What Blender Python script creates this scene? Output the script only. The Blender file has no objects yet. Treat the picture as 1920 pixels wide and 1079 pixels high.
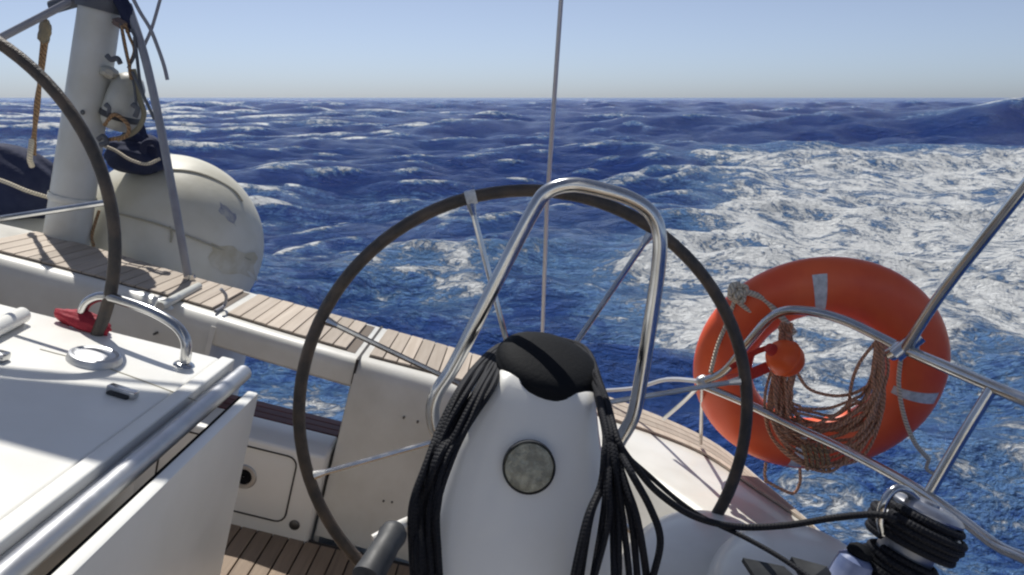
import bpy, bmesh, math, random
import numpy as np
from mathutils import Vector, Matrix
random.seed(7)
RAD = math.radians
D = bpy.data
scn = bpy.context.scene
col = scn.collection

# ------------------------------------------------------------------ camera, world, sun, exposure
PITCH = RAD(13.3)
EYE = Vector((0, 0, 2.6))            # the eye, metres above the mean water level
cam = D.objects.new('camera', D.cameras.new('camera'))
col.objects.link(cam)
cam.location = EYE
cam.rotation_euler = (RAD(90) - PITCH, 0, 0)
cam.data.sensor_width = 36
cam.data.lens = 1507 / 1920 * 36
cam.data.clip_start = .05
cam.data.clip_end = 30000
scn.camera = cam

SUN_AZ, SUN_EL = RAD(-20), RAD(57)   # azimuth from +Y (over the stern), positive to the right
w = D.worlds.new('World')
scn.world = w
w.use_nodes = True
nt = w.node_tree
bg = nt.nodes['Background']
sky = nt.nodes.new('ShaderNodeTexSky')
sky.sky_type = 'NISHITA'
sky.sun_disc = False
sky.sun_elevation = SUN_EL
sky.sun_rotation = SUN_AZ
sky.altitude = 0
sky.air_density = .60
sky.dust_density = .60
sky.ozone_density = 5.0
tint = nt.nodes.new('ShaderNodeMix'); tint.data_type = 'RGBA'; tint.blend_type = 'MULTIPLY'
tint.inputs[0].default_value = 1; tint.inputs[7].default_value = (.94, .99, 1.08, 1)
haze = nt.nodes.new('ShaderNodeHueSaturation'); haze.inputs['Saturation'].default_value = .62   # hazy summer air
nt.links.new(sky.outputs[0], haze.inputs['Color']); nt.links.new(haze.outputs[0], tint.inputs[6]); nt.links.new(tint.outputs[2], bg.inputs[0])
bg.inputs[1].default_value = .075
to_sun = Vector((math.sin(SUN_AZ) * math.cos(SUN_EL), math.cos(SUN_AZ) * math.cos(SUN_EL), math.sin(SUN_EL)))
sun = D.objects.new('sun', D.lights.new('sun', 'SUN'))
col.objects.link(sun)
sun.data.energy = 3.75
sun.data.angle = RAD(.53)
sun.data.color = (1, .965, .90)
sun.rotation_euler = to_sun.to_track_quat('Z', 'Y').to_euler()
scn.view_settings.view_transform = 'Standard'
scn.view_settings.look = 'None'
scn.view_settings.exposure = .30
scn.view_settings.gamma = 1
scn.render.engine = 'CYCLES'
scn.cycles.max_bounces = 6
scn.cycles.pixel_filter_type = 'BLACKMAN_HARRIS'
scn.cycles.filter_width = 2.2
scn.cycles.use_denoising = True

# ------------------------------------------------------------------ the yacht's own axes: u to the low side, v aft, w up; origin at the eye
RB = (Matrix.Rotation(RAD(-1.5), 3, 'Z') @ Matrix.Rotation(RAD(14.3), 3, 'Y') @ Matrix.Rotation(RAD(-2.5), 3, 'X'))
B = Matrix.Translation(EYE) @ RB.to_4x4()
RBT = RB.transposed()

def ray(px, py):
    x = (px - 960) / 1507; y = -(py - 539.5) / 1507
    return RBT @ Vector((x, math.cos(PITCH) + y * math.sin(PITCH), -math.sin(PITCH) + y * math.cos(PITCH)))

def P(px, py, **k):
    """where the line of sight meets a plane of the yacht (u=, v= or w=)"""
    d = ray(px, py)
    a, val = list(k.items())[0]
    return d * (val / d['uvw'.index(a)])

# ------------------------------------------------------------------ materials
def mat(name, color=(.8, .8, .8), rough=.5, metal=0, spec=.5, noise=None, bump=None, coat=0, uvbraid=None, streak=None, sheen=0):
    """noise=(scale, other colour, amount) ; bump=(scale, strength) ; uvbraid=(freq, strength)"""
    m = D.materials.new(name); m.use_nodes = True
    t = m.node_tree; n = t.nodes; l = t.links
    p = n['Principled BSDF']
    p.inputs['Base Color'].default_value = (*color, 1)
    p.inputs['Roughness'].default_value = rough
    p.inputs['Metallic'].default_value = metal
    p.inputs['Specular IOR Level'].default_value = spec
    p.inputs['Coat Weight'].default_value = coat
    tc = n.new('ShaderNodeTexCoord')
    oi = n.new('ShaderNodeObjectInfo')
    def noise_node(scale, det=5, vec=None, rgh=.55):
        q = n.new('ShaderNodeTexNoise'); q.inputs['Scale'].default_value = scale
        q.inputs['Detail'].default_value = det; q.inputs['Roughness'].default_value = rgh
        l.new(vec or tc.outputs['Object'], q.inputs['Vector'])
        return q
    last = None
    if noise:
        q = noise_node(noise[0])
        r = n.new('ShaderNodeMapRange'); r.inputs[1].default_value = .38; r.inputs[2].default_value = .68
        r.inputs[3].default_value = 0; r.inputs[4].default_value = noise[2]
        l.new(q.outputs[0], r.inputs[0])
        mx = n.new('ShaderNodeMix'); mx.data_type = 'RGBA'
        mx.inputs[6].default_value = (*color, 1); mx.inputs[7].default_value = (*noise[1], 1)
        l.new(r.outputs[0], mx.inputs[0]); l.new(mx.outputs[2], p.inputs['Base Color'])
        last = mx
        q2 = noise_node(noise[0] * 3.1)
        r2 = n.new('ShaderNodeMapRange'); r2.inputs[3].default_value = max(0, rough - .1); r2.inputs[4].default_value = min(1, rough + .16)
        l.new(q2.outputs[0], r2.inputs[0]); l.new(r2.outputs[0], p.inputs['Roughness'])
    if streak:                      # wood grain along the v axis, each piece with its own offset and tone
        mp = n.new('ShaderNodeMapping'); mp.inputs['Scale'].default_value = streak[0]
        cmb = n.new('ShaderNodeVectorMath'); cmb.operation = 'ADD'
        sc = n.new('ShaderNodeMath'); sc.operation = 'MULTIPLY'; sc.inputs[1].default_value = 37
        l.new(oi.outputs['Random'], sc.inputs[0]); l.new(tc.outputs['Object'], cmb.inputs[0]); l.new(sc.outputs[0], cmb.inputs[1])
        l.new(cmb.outputs[0], mp.inputs['Vector'])
        q = noise_node(1, 8, mp.outputs[0], .65)
        cr = n.new('ShaderNodeValToRGB')
        cr.color_ramp.elements[0].position = .3; cr.color_ramp.elements[0].color = (*streak[1], 1)
        cr.color_ramp.elements[1].position = .7; cr.color_ramp.elements[1].color = (*color, 1)
        l.new(q.outputs[0], cr.inputs[0])
        hs = n.new('ShaderNodeHueSaturation')
        rr = n.new('ShaderNodeMapRange'); rr.inputs[3].default_value = .82; rr.inputs[4].default_value = 1.15
        l.new(oi.outputs['Random'], rr.inputs[0]); l.new(rr.outputs[0], hs.inputs['Value'])
        l.new(cr.outputs[0], hs.inputs['Color']); l.new(hs.outputs[0], p.inputs['Base Color'])
        bn = n.new('ShaderNodeBump'); bn.inputs['Strength'].default_value = .3; bn.inputs['Distance'].default_value = .002
        l.new(q.outputs[0], bn.inputs['Height']); l.new(bn.outputs[0], p.inputs['Normal'])
    if bump:
        q = noise_node(bump[0], 4)
        bn = n.new('ShaderNodeBump'); bn.inputs['Strength'].default_value = bump[1]; bn.inputs['Distance'].default_value = .01
        l.new(q.outputs[0], bn.inputs['Height']); l.new(bn.outputs[0], p.inputs['Normal'])
    if uvbraid:                     # two crossing lays of strands along the line's length
        sp = n.new('ShaderNodeSeparateXYZ'); l.new(tc.outputs['UV'], sp.inputs[0])
        def diag(sign):
            a = n.new('ShaderNodeMath'); a.operation = 'MULTIPLY'; a.inputs[1].default_value = uvbraid[0]
            l.new(sp.outputs[0], a.inputs[0])
            b = n.new('ShaderNodeMath'); b.operation = 'MULTIPLY_ADD'; b.inputs[1].default_value = sign * 2 * math.pi * 2
            l.new(sp.outputs[1], b.inputs[0]); l.new(a.outputs[0], b.inputs[2])
            s = n.new('ShaderNodeMath'); s.operation = 'SINE'; l.new(b.outputs[0], s.inputs[0])
            return s
        s1 = diag(1)
        if len(uvbraid) > 2:        # laid rope: one lay only
            h = s1
        else:
            s2 = diag(-1); h = n.new('ShaderNodeMath'); h.operation = 'MAXIMUM'
            l.new(s1.outputs[0], h.inputs[0]); l.new(s2.outputs[0], h.inputs[1])
        bn = n.new('ShaderNodeBump'); bn.inputs['Strength'].default_value = uvbraid[1]; bn.inputs['Distance'].default_value = .002
        l.new(h.outputs[0], bn.inputs['Height']); l.new(bn.outputs[0], p.inputs['Normal'])
        base = n.new('ShaderNodeMix'); base.data_type = 'RGBA'
        rg = n.new('ShaderNodeMapRange'); rg.inputs[1].default_value = -1
        l.new(h.outputs[0], rg.inputs[0]); l.new(rg.outputs[0], base.inputs[0])
        base.inputs[6].default_value = (*[c * .55 for c in color], 1); base.inputs[7].default_value = (*color, 1)
        l.new(base.outputs[2], p.inputs['Base Color'])
    if sheen:
        p.inputs['Sheen Weight'].default_value = sheen
    return m

GEL = mat('gelcoat', (.84, .835, .80), .3, noise=(3.5, (.74, .72, .66), .55), coat=.3)
GELW = mat('gelcoat_warm', (.76, .745, .69), .34, noise=(5, (.55, .52, .45), .6), coat=.2)
TAB = mat('table_laminate', (.84, .83, .785), .35, noise=(4, (.70, .685, .62), .5), bump=(60, .03))
TEAK = mat('teak', (.53, .455, .375), .7, streak=((60, 3.5, 20), (.40, .33, .26)))
TEAKD = mat('red_teak', (.20, .055, .05), .5, streak=((4, 70, 20), (.11, .03, .03)))
CAULK = mat('caulk', (.035, .03, .028), .7)
CAULKD = mat('worn_caulk', (.15, .12, .095), .8)
TEAKS = mat('shade_darkened_teak', (.30, .22, .15), .55, streak=((60, 3.5, 20), (.18, .125, .085)))  # sole teak, its colour darkened to deepen the shade there
STEEL = mat('stainless', (.62, .62, .61), .16, 1, noise=(18, (.42, .42, .42), .7))
ALU = mat('brushed_alu', (.55, .56, .57), .38, .85, noise=(12, (.4, .4, .42), .6))
PAINTG = mat('grey_painted_tube', (.30, .31, .34), .4, noise=(14, (.2, .2, .24), .6))
LEATHER = mat('wheel_leather', (.040, .035, .031), .42, noise=(22, (.15, .105, .07), .6), bump=(220, .35))
BLACKR = mat('black_rope', (.008, .009, .014), .7, spec=.3, uvbraid=(1100, .3))
BLACKP = mat('black_plastic', (.007, .008, .010), .75, spec=.15, bump=(180, .12))
RUBBER = mat('rubber', (.03, .032, .035), .55, noise=(25, (.09, .095, .10), .5))
ORANGE = mat('lifebuoy_orange', (.95, .150, .045), .36, noise=(7, (.80, .085, .03), .7), bump=(9, .08))
FLOAT = mat('float_orange', (.92, .12, .015), .34, noise=(20, (.8, .08, .01), .6))
TAPE = mat('reflective_tape', (.74, .76, .76), .36, 0, noise=(60, (.42, .44, .44), .8), bump=(150, .2))
CORDW = mat('cream_cord', (.92, .82, .64), .8, uvbraid=(700, .8, 1))
CORDO = mat('orange_brown_line', (.86, .46, .28), .8, uvbraid=(520, 1, 1))
CORDT = mat('tan_line', (.44, .27, .14), .8, uvbraid=(420, 1, 1))
RED = mat('red_cloth', (.34, .012, .03), .7, noise=(30, (.20, .008, .02), .6), bump=(60, .5))
WEB = mat('red_webbing', (.52, .03, .018), .7, bump=(200, .4))
NAVY = mat('navy_canvas', (.012, .018, .055), .85, noise=(12, (.03, .04, .085), .6), bump=(25, .6))
PVC = mat('weathered_inflatable_fabric', (.66, .64, .55), .5, noise=(4.2, (.55, .52, .41), 1), bump=(9, .18))
STAIN = mat('yellowed_patch', (.50, .45, .32), .6, noise=(14, (.64, .61, .51), 1))
SEAM = mat('inflatable_seam', (.40, .37, .28), .6)
POSTM = mat('white_painted_post', (.62, .63, .60), .33, noise=(6, (.50, .49, .42), .7))
GRILLE = mat('speckled_grille', (.25, .245, .185), .5, noise=(75, (.50, .49, .38), 1), bump=(120, .7), coat=.4)
BUOYM = mat('weathered_plastic', (.50, .50, .45), .45, noise=(9, (.30, .28, .22), .8), bump=(20, .25))
DARKG = mat('dark_grey_cover', (.085, .095, .115), .6, noise=(16, (.16, .17, .18), .6), bump=(30, .5))
BLUEG = mat('blue_grey_plastic', (.10, .14, .28), .3, noise=(15, (.4, .44, .6), .7))
HULLM = mat('hull_topsides', (.76, .77, .76), .22, noise=(2, (.68, .69, .68), .6), coat=.4)
CANV = mat('shade_caster_canvas', (.60, .60, .56), .8, bump=(80, .3))
WIRE = mat('coated_wire', (.55, .56, .58), .35, .3)
SCREWM = mat('screw_steel', (.12, .12, .12), .4, .8)

# ------------------------------------------------------------------ mesh tools (all in the yacht's axes unless stated)
class MB:
    def __init__(s):
        s.bm = bmesh.new(); s.uv = s.bm.loops.layers.uv.new('UVMap')

    def box(s, u0, u1, v0, v1, w0, w1, bev=0, seg=2, taper=None):
        vs = []
        for w_ in (w0, w1):
            for (a, b) in ((u0, v0), (u1, v0), (u1, v1), (u0, v1)):
                vs.append(s.bm.verts.new((a, b, w_)))
        fs = [(3, 2, 1, 0), (4, 5, 6, 7), (0, 1, 5, 4), (1, 2, 6, 5), (2, 3, 7, 6), (3, 0, 4, 7)]
        F = [s.bm.faces.new([vs[i] for i in f]) for f in fs]
        if bev:
            es = list({e for f in F for e in f.edges})
            bmesh.ops.bevel(s.bm, geom=es, offset=bev, segments=seg, profile=.5, affect='EDGES')
        return s

    def prism(s, poly, w0, w1, bev=0, seg=2, axis='w'):
        def q(a, b, c):
            return {'w': (a, b, c), 'v': (a, c, b), 'u': (c, a, b)}[axis]
        lo = [s.bm.verts.new(q(a, b, w0)) for a, b in poly]
        hi = [s.bm.verts.new(q(a, b, w1)) for a, b in poly]
        n = len(poly)
        F = [s.bm.faces.new(lo[::-1]), s.bm.faces.new(hi)]
        for i in range(n):
            F.append(s.bm.faces.new([lo[i], lo[(i + 1) % n], hi[(i + 1) % n], hi[i]]))
        bmesh.ops.recalc_face_normals(s.bm, faces=F)
        if bev:
            es = list({e for f in F for e in f.edges})
            bmesh.ops.bevel(s.bm, geom=es, offset=bev, segments=seg, profile=.5, affect='EDGES', clamp_overlap=True)
        return s

    def grid(s, rows, closed=False, cap=False):
        """rows of points -> skin"""
        V = [[s.bm.verts.new(p) for p in r] for r in rows]
        m = len(rows[0])
        for i in range(len(rows) - 1):
            for j in range(m if closed else m - 1):
                k = (j + 1) % m
                f = s.bm.faces.new([V[i][j], V[i][k], V[i + 1][k], V[i + 1][j]])
        if cap:
            s.bm.faces.new(V[0][::-1]); s.bm.faces.new(V[-1])
        return s

    def tube(s, pts, r, n=10, closed=False, cap=True):
        pts = [Vector(p) for p in pts]
        N = len(pts)
        rr = r if hasattr(r, '__len__') else [r] * N
        tang = []
        for i in range(N):
            if closed:
                t = pts[(i + 1) % N] - pts[i - 1]
            else:
                t = pts[min(i + 1, N - 1)] - pts[max(i - 1, 0)]
            tang.append(t.normalized() if t.length > 1e-9 else Vector((0, 0, 1)))
        nr = tang[0].orthogonal().normalized()
        rings = []; L = 0; lens = []
        for i in range(N):
            nr = (nr - tang[i] * nr.dot(tang[i])).normalized()
            bn = tang[i].cross(nr)
            if i: L += (pts[i] - pts[i - 1]).length
            lens.append(L)
            rings.append([s.bm.verts.new(pts[i] + (nr * math.cos(2 * math.pi * k / n) + bn * math.sin(2 * math.pi * k / n)) * rr[i]) for k in range(n)])
        M = N if closed else N - 1
        for i in range(M):
            a = rings[i]; b = rings[(i + 1) % N]
            off = 0
            if closed and i == N - 1:      # match the twist
                off = min(range(n), key=lambda o: (a[0].co - b[o].co).length)
            for k in range(n):
                k2 = (k + 1) % n
                f = s.bm.faces.new([a[k], a[k2], b[(k2 + off) % n], b[(k + off) % n]])
                l0 = lens[i]; l1 = lens[i + 1] if i + 1 < N else lens[i] + .01
                for lp, uvv in zip(f.loops, ((l0, k / n), (l0, (k + 1) / n), (l1, (k + 1) / n), (l1, k / n))):
                    lp[s.uv].uv = uvv
        if cap and not closed:
            s.bm.faces.new(rings[0][::-1]); s.bm.faces.new(rings[-1])
        return s

    def lathe(s, prof, c, axis=Vector((0, 0, 1)), n=32, scale=(1, 1)):
        """prof = [(r, h)] round the axis through c"""
        axis = Vector(axis).normalized()
        a = Vector((1, 0, 0)); a = (a - axis * a.dot(axis)).normalized(); b = axis.cross(a)
        c = Vector(c)
        rows = []
        for r, h in prof:
            rows.append([c + axis * h + a * (r * scale[0] * math.cos(2 * math.pi * k / n)) + b * (r * scale[1] * math.sin(2 * math.pi * k / n)) for k in range(n)])
        s.grid(rows, closed=True)
        return s

    def blob(s, c, rad, rot=None, sub=4, lump=0, lf=3, seed=0, power=2):
        ret = bmesh.ops.create_icosphere(s.bm, subdivisions=sub, radius=1)
        rng = random.Random(seed); ph = [rng.uniform(0, 6) for _ in range(6)]
        for v in ret['verts']:
            p = v.co.copy()
            k = 1 + lump * (math.sin(p.x * lf + ph[0]) * math.sin(p.y * lf * 1.3 + ph[1]) + .6 * math.sin(p.z * lf * 1.7 + ph[2] + p.x * lf) + .35 * math.sin(p.y * lf * 2.9 + ph[3] + p.z * 2 * lf))
            p = Vector((p.x * rad[0], p.y * rad[1], p.z * rad[2])) * k
            if rot: p = rot @ p
            v.co = p + Vector(c)
        return s

def smooth(pts, n=8, closed=False):
    """Catmull-Rom through the points"""
    pts = [Vector(p) for p in pts]; N = len(pts); out = []
    rng = N if closed else N - 1
    for i in range(rng):
        p0 = pts[i - 1] if (closed or i) else pts[0] * 2 - pts[1]
        p1 = pts[i]; p2 = pts[(i + 1) % N]
        p3 = pts[(i + 2) % N] if (closed or i + 2 < N) else pts[-1] * 2 - pts[-2]
        for k in range(n):
            t = k / n
            out.append(.5 * ((2 * p1) + (p2 - p0) * t + (2 * p0 - 5 * p1 + 4 * p2 - p3) * t * t + (-p0 + 3 * p1 - 3 * p2 + p3) * t ** 3))
    if not closed: out.append(pts[-1])
    return out

def finish(mb, name, m, origin, angle=38):
    me = D.meshes.new(name)
    bmesh.ops.remove_doubles(mb.bm, verts=mb.bm.verts, dist=1e-6)
    bmesh.ops.recalc_face_normals(mb.bm, faces=mb.bm.faces)
    bmesh.ops.translate(mb.bm, vec=-Vector(origin), verts=mb.bm.verts)
    mb.bm.to_mesh(me); mb.bm.free()
    me.materials.append(m)
    me.shade_smooth()
    me.set_sharp_from_angle(angle=RAD(angle))
    return me

def tag(o, label, cat=None, group=None, kind=None):
    if label: o['label'] = label
    if cat: o['category'] = cat
    if group: o['group'] = group
    if kind: o['kind'] = kind

class Thing:
    """an Empty at the thing's base that parents its parts"""
    def __init__(s, name, origin, label, cat, group=None):
        s.o = D.objects.new(name, None); col.objects.link(s.o)
        s.org = Vector(origin)
        s.o.matrix_world = B @ Matrix.Translation(s.org)
        s.o.empty_display_size = .1
        tag(s.o, label, cat, group)

    def part(s, name, mb, m, parent=None, label=None, kind=None, angle=38):
        ob = D.objects.new(name, finish(mb, name, m, s.org, angle)); col.objects.link(ob)
        ob.parent = parent or s.o
        tag(ob, label, kind=kind)
        return ob

def solo(name, mb, m, origin, label, cat, group=None, kind=None, angle=38):
    ob = D.objects.new(name, finish(mb, name, m, origin, angle)); col.objects.link(ob)
    ob.matrix_world = B @ Matrix.Translation(Vector(origin))
    tag(ob, label, cat, group, kind)
    return ob

# ------------------------------------------------------------------ the sea
def build_sea():
    rng = np.random.RandomState(11)
    fan = np.linspace(RAD(-42), RAD(42), 640)
    rest = np.linspace(RAD(42), RAD(318), 92)[1:-1]
    ang = np.concatenate([fan, rest]); na = len(ang)
    r = 1.2 * (9000 / 1.2) ** (np.linspace(0, 1, 1180))
    nr_ = len(r)
    A, Rr = np.meshgrid(ang, r)
    X = Rr * np.sin(A); Y = Rr * np.cos(A)
    dr = Rr * math.log(9000 / 1.2) / 1180
    K = 84
    L = np.exp(rng.uniform(math.log(.38), math.log(38), K)); L.sort()
    th = rng.normal(RAD(148), RAD(34), K)             # the seas run towards the quarter
    amp = .0088 * L * np.where(L > 4, (4 / L) ** .55, 1) * rng.uniform(.6, 1.3, K)
    
    Z = np.zeros_like(X); DX = np.zeros_like(X); DY = np.zeros_like(X); S = np.zeros_like(X)
    near = np.clip(.35 + Rr / 14, 0, 1)
    for l_, t_, a_ in zip(L, th, amp):
        k = 2 * math.pi / l_; kx, ky = math.sin(t_) * k, math.cos(t_) * k
        fade = np.clip((l_ / dr - 3.0) / 4, 0, 1)
        m_ = fade > 0
        ph = kx * X + ky * Y + rng.uniform(0, 6.28)
        c, s_ = np.cos(ph), np.sin(ph)
        far_ = (1 + 1.3 * np.clip((Rr - 60) / 160, 0, 1)) if l_ > 5 else 1.25
        Z += a_ * fade * c * far_
        DX -= a_ * fade * .95 * s_ * kx / k; DY -= a_ * fade * .95 * s_ * ky / k
        S += a_ * k * fade * c
    # one steep sea rearing up astern on the right, its crest above the horizon
    dirx, diry = .22, -.975
    def ridge(x0, y0, half, h, wid):
        s_al = (X - x0) * diry - (Y - y0) * dirx      # along the crest
        s_ac = (X - x0) * dirx + (Y - y0) * diry      # across, positive towards the boat
        q = np.where(s_ac > 0, np.exp(-(s_ac / wid) ** 2), np.exp(-(s_ac / (wid * 1.7)) ** 2))
        return h * q * np.exp(-(s_al / half) ** 2), s_al, s_ac
    z1, al1, ac1 = ridge(36, 60, 15, 2.75, 4.4)
    z2, al2, ac2 = ridge(12, 66, 13, .9, 5)
    z3, al3, ac3 = ridge(15, 38, 12, .55, 4)
    Z = Z * near
    fac = 1 + .0 * np.exp(-((X - 32) / 26) ** 2 - ((Y - 56) / 12) ** 2)
    Z = Z * fac + z1 + z2 + z3 - .12
    X2 = X + DX * near; Y2 = Y + DY * near
    # --- how much foam each spot carries; at left it also stands in for sun glitter
    def vnoise(sx, sy, seed, octs=4):
        g = np.random.RandomState(seed); out = 0; tot = 0
        for o in range(octs):
            f = 2 ** o
            G = g.rand(128, 128)
            xx = X / sx * f + 31.7 * o; yy = Y / sy * f + 17.3 * o
            i = np.floor(xx).astype(int); j = np.floor(yy).astype(int)
            fx = xx - i; fy = yy - j; fx = fx * fx * (3 - 2 * fx); fy = fy * fy * (3 - 2 * fy)
            v = (G[i % 128, j % 128] * (1 - fx) + G[(i + 1) % 128, j % 128] * fx) * (1 - fy) + (G[i % 128, (j + 1) % 128] * (1 - fx) + G[(i + 1) % 128, (j + 1) % 128] * fx) * fy
            out = out + v / f; tot += 1 / f
        return out / tot
    def sst(x, a, b):
        t = np.clip((x - a) / (b - a), 0, 1); return t * t * (3 - 2 * t)
    az = X / np.maximum(Y, .5)
    n1 = vnoise(5, 3, 3); n2 = vnoise(11, 4, 5); n3 = vnoise(2.2, 1.6, 9)
    # the broken wake: from the quarter out to the foot of the steep sea
    wake = sst(Y + 7 * (n1 - .5), 10.5, 17.5) * (1 - sst(Y + 5 * (n2 - .5), 38, 43)) * sst(az + .20 * (n1 - .5) - .004 * (Y - 20), .08, .32)
    wake *= .54 + .36 * sst(n2, .36, .62) + .20 * sst(n3, .35, .65) + .22 * sst(az, .12, .35)
    side = sst(az + .3 * (n1 - .5), .16, .36) * sst(Y, 2.2, 3.6) * (1 - sst(Y, 12, 17)) * (.58 + .42 * sst(.6 * n1 + .4 * n3, .42, .58))
    mid = sst(az + .2 * (n1 - .5), -.22, 0) * sst(Y, 4, 6) * (1 - sst(Y, 11, 15)) * .50 * sst(.5 * n3 + .5 * n1, .42, .58)
    gap = np.exp(-((X + 1.8) / 1.6) ** 2 - ((Y - 6.3) / 1.8) ** 2) * .72
    left = (1 - sst(az + .3 * (n1 - .5), -.05, .2)) * (.09 + .26 * sst(n2, .50, .66) + .10 * sst(-az, .2, .55) * sst(Y, 14, 25)) * sst(Y, 6, 10)  # the far-left term whitens the water to imitate sun glitter
    steep = S / (S[Rr > 20].std() + 1e-6)
    cap_ = sst(steep + 3.2 * (n2 - .5) + .7 * sst(-az, 0, .5), 1.4, 2.7) * sst(Rr, 9, 20)  # more white caps to the left, painting in sun sparkle
    crest = np.exp(-(ac1 / 1.6) ** 2 - (al1 / 9) ** 2) * .9
    foam_glint = np.clip(wake * 1.0 + side + mid + gap + left + cap_ * .70 * (1 - wake) + crest + .04, 0, 1)
    foam_glint *= 1 - .85 * np.exp(-((X - 26) / 20) ** 2 - ((Y - 52) / 9) ** 2) * (crest < .2)
    aer = np.clip(wake * .8 + mid * .7 + gap * .6 + sst(az, -.35, .1) * np.exp(-((Y - 13) / 8) ** 2) * .55, 0, 1)
    V = np.stack([X2, Y2, Z], -1).reshape(-1, 3).astype(np.float32)
    i, j = np.meshgrid(np.arange(nr_ - 1), np.arange(na), indexing='ij')
    j2 = (j + 1) % na
    Fq = np.stack([i * na + j, i * na + j2, (i + 1) * na + j2, (i + 1) * na + j], -1).reshape(-1, 4)[:, ::-1]
    me = D.meshes.new('sea')
    me.vertices.add(len(V)); me.vertices.foreach_set('co', V.ravel())
    nf = len(Fq)
    me.loops.add(nf * 4); me.loops.foreach_set('vertex_index', Fq.ravel().astype(np.int32))
    me.polygons.add(nf); me.polygons.foreach_set('loop_start', np.arange(0, nf * 4, 4, dtype=np.int32))
    me.polygons.foreach_set('use_smooth', np.ones(nf, dtype=bool))
    me.update(calc_edges=True)
    for nm, arr in (('foam_glint', foam_glint), ('aerated', aer)):
        at = me.attributes.new(nm, 'FLOAT', 'POINT'); at.data.foreach_set('value', arr.ravel().astype(np.float32))
    o = D.objects.new('sea', me); col.objects.link(o)
    tag(o, None, kind='structure')
    # material
    m = D.materials.new('sea_water'); m.use_nodes = True
    t = m.node_tree; n = t.nodes; l = t.links; p = n['Principled BSDF']
    geo = n.new('ShaderNodeNewGeometry')
    fa = n.new('ShaderNodeAttribute'); fa.attribute_name = 'foam_glint'
    ae = n.new('ShaderNodeAttribute'); ae.attribute_name = 'aerated'
    def noise(scale, det=6, rough=.6, stretch=(1, 1, 1), dist=0, src=None, ridged=False):
        mp = n.new('ShaderNodeMapping'); mp.inputs['Scale'].default_value = stretch
        l.new(src or geo.outputs['Position'], mp.inputs[0])
        q = n.new('ShaderNodeTexNoise'); q.inputs['Scale'].default_value = scale; q.inputs['Detail'].default_value = det
        q.inputs['Roughness'].default_value = rough; q.inputs['Distortion'].default_value = dist
        if ridged:
            q.noise_type = 'RIDGED_MULTIFRACTAL'; q.normalize = True
        l.new(mp.outputs[0], q.inputs['Vector']); return q
    def math_(op, a, b, c=None):
        q = n.new('ShaderNodeMath'); q.operation = op
        for k, v in enumerate((a, b, c)):
            if v is None: continue
            if hasattr(v, 'is_linked') or hasattr(v, 'links'): l.new(v, q.inputs[k])
            else: q.inputs[k].default_value = v
        return q.outputs[0]
    def smooth_(v, a, b, lo=0, hi=1):
        q = n.new('ShaderNodeMapRange'); q.interpolation_type = 'SMOOTHSTEP'
        l.new(v, q.inputs[0])
        for k, x in ((1, a), (2, b), (3, lo), (4, hi)):
            if hasattr(x, 'links'): l.new(x, q.inputs[k])
            else: q.inputs[k].default_value = x
        return q.outputs[0]
    big = noise(1.5, 8, .66, (1, 1.1, 1), .9)
    fine = noise(6.5, 7, .66, (1, 1, 1), 1.4)
    mixn = math_('MULTIPLY_ADD', fine.outputs[0], .42, math_('MULTIPLY', big.outputs[0], .58))
    thr = math_('SUBTRACT', .70, math_('MULTIPLY', fa.outputs['Fac'], .30))
    mask = smooth_(mixn, thr, math_('ADD', thr, .11))
    dens = smooth_(fa.outputs['Fac'], .02, .3)
    mask = math_('MULTIPLY', mask, dens)
    halo = math_('MULTIPLY', smooth_(mixn, math_('SUBTRACT', thr, .13), math_('ADD', thr, .05)), math_('MULTIPLY', dens, .95))
    c0 = n.new('ShaderNodeMix'); c0.data_type = 'RGBA'
    c0.inputs[6].default_value = (.013, .050, .235, 1); c0.inputs[7].default_value = (.14, .28, .52, 1)
    patch = noise(.35, 4, .6, (1, 1.6, 1), .4)
    tint = math_('ADD', math_('MULTIPLY', ae.outputs['Fac'], smooth_(patch.outputs[0], .3, .7, .15, .6)), math_('MULTIPLY', smooth_(patch.outputs[0], .42, .72), .10))
    l.new(math_('MINIMUM', math_('ADD', tint, halo), 1.0), c0.inputs[0])
    c1 = n.new('ShaderNodeMix'); c1.data_type = 'RGBA'; c1.inputs[7].default_value = (.86, .88, .88, 1)
    l.new(c0.outputs[2], c1.inputs[6]); l.new(mask, c1.inputs[0]); l.new(c1.outputs[2], p.inputs['Base Color'])
    l.new(smooth_(mask, 0, 1, .12, .75), p.inputs['Roughness'])
    p.inputs['IOR'].default_value = 1.33
    p.inputs['Specular IOR Level'].default_value = .5
    b1 = noise(2.2, 6, .66, (1, 1.5, 1), .7); b2 = noise(11, 5, .62, (1, 1.4, 1), .3)
    b0 = noise(.55, 4, .62, (1, 1.5, 1), .6)
    bh = math_('MULTIPLY_ADD', b2.outputs[0], .36, b1.outputs[0])
    bh = math_('MULTIPLY_ADD', b0.outputs[0], 1.5, bh)
    bh = math_('MULTIPLY', bh, math_('SUBTRACT', 1.0, math_('MULTIPLY', mask, .6)))
    bh = math_('ADD', bh, math_('MULTIPLY', mask, math_('MULTIPLY_ADD', fine.outputs[0], .5, .15)))
    bp = n.new('ShaderNodeBump'); bp.inputs['Strength'].default_value = .9; bp.inputs['Distance'].default_value = .52
    l.new(bh, bp.inputs['Height']); l.new(bp.outputs[0], p.inputs['Normal'])
    me.materials.append(m)
build_sea()

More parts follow.
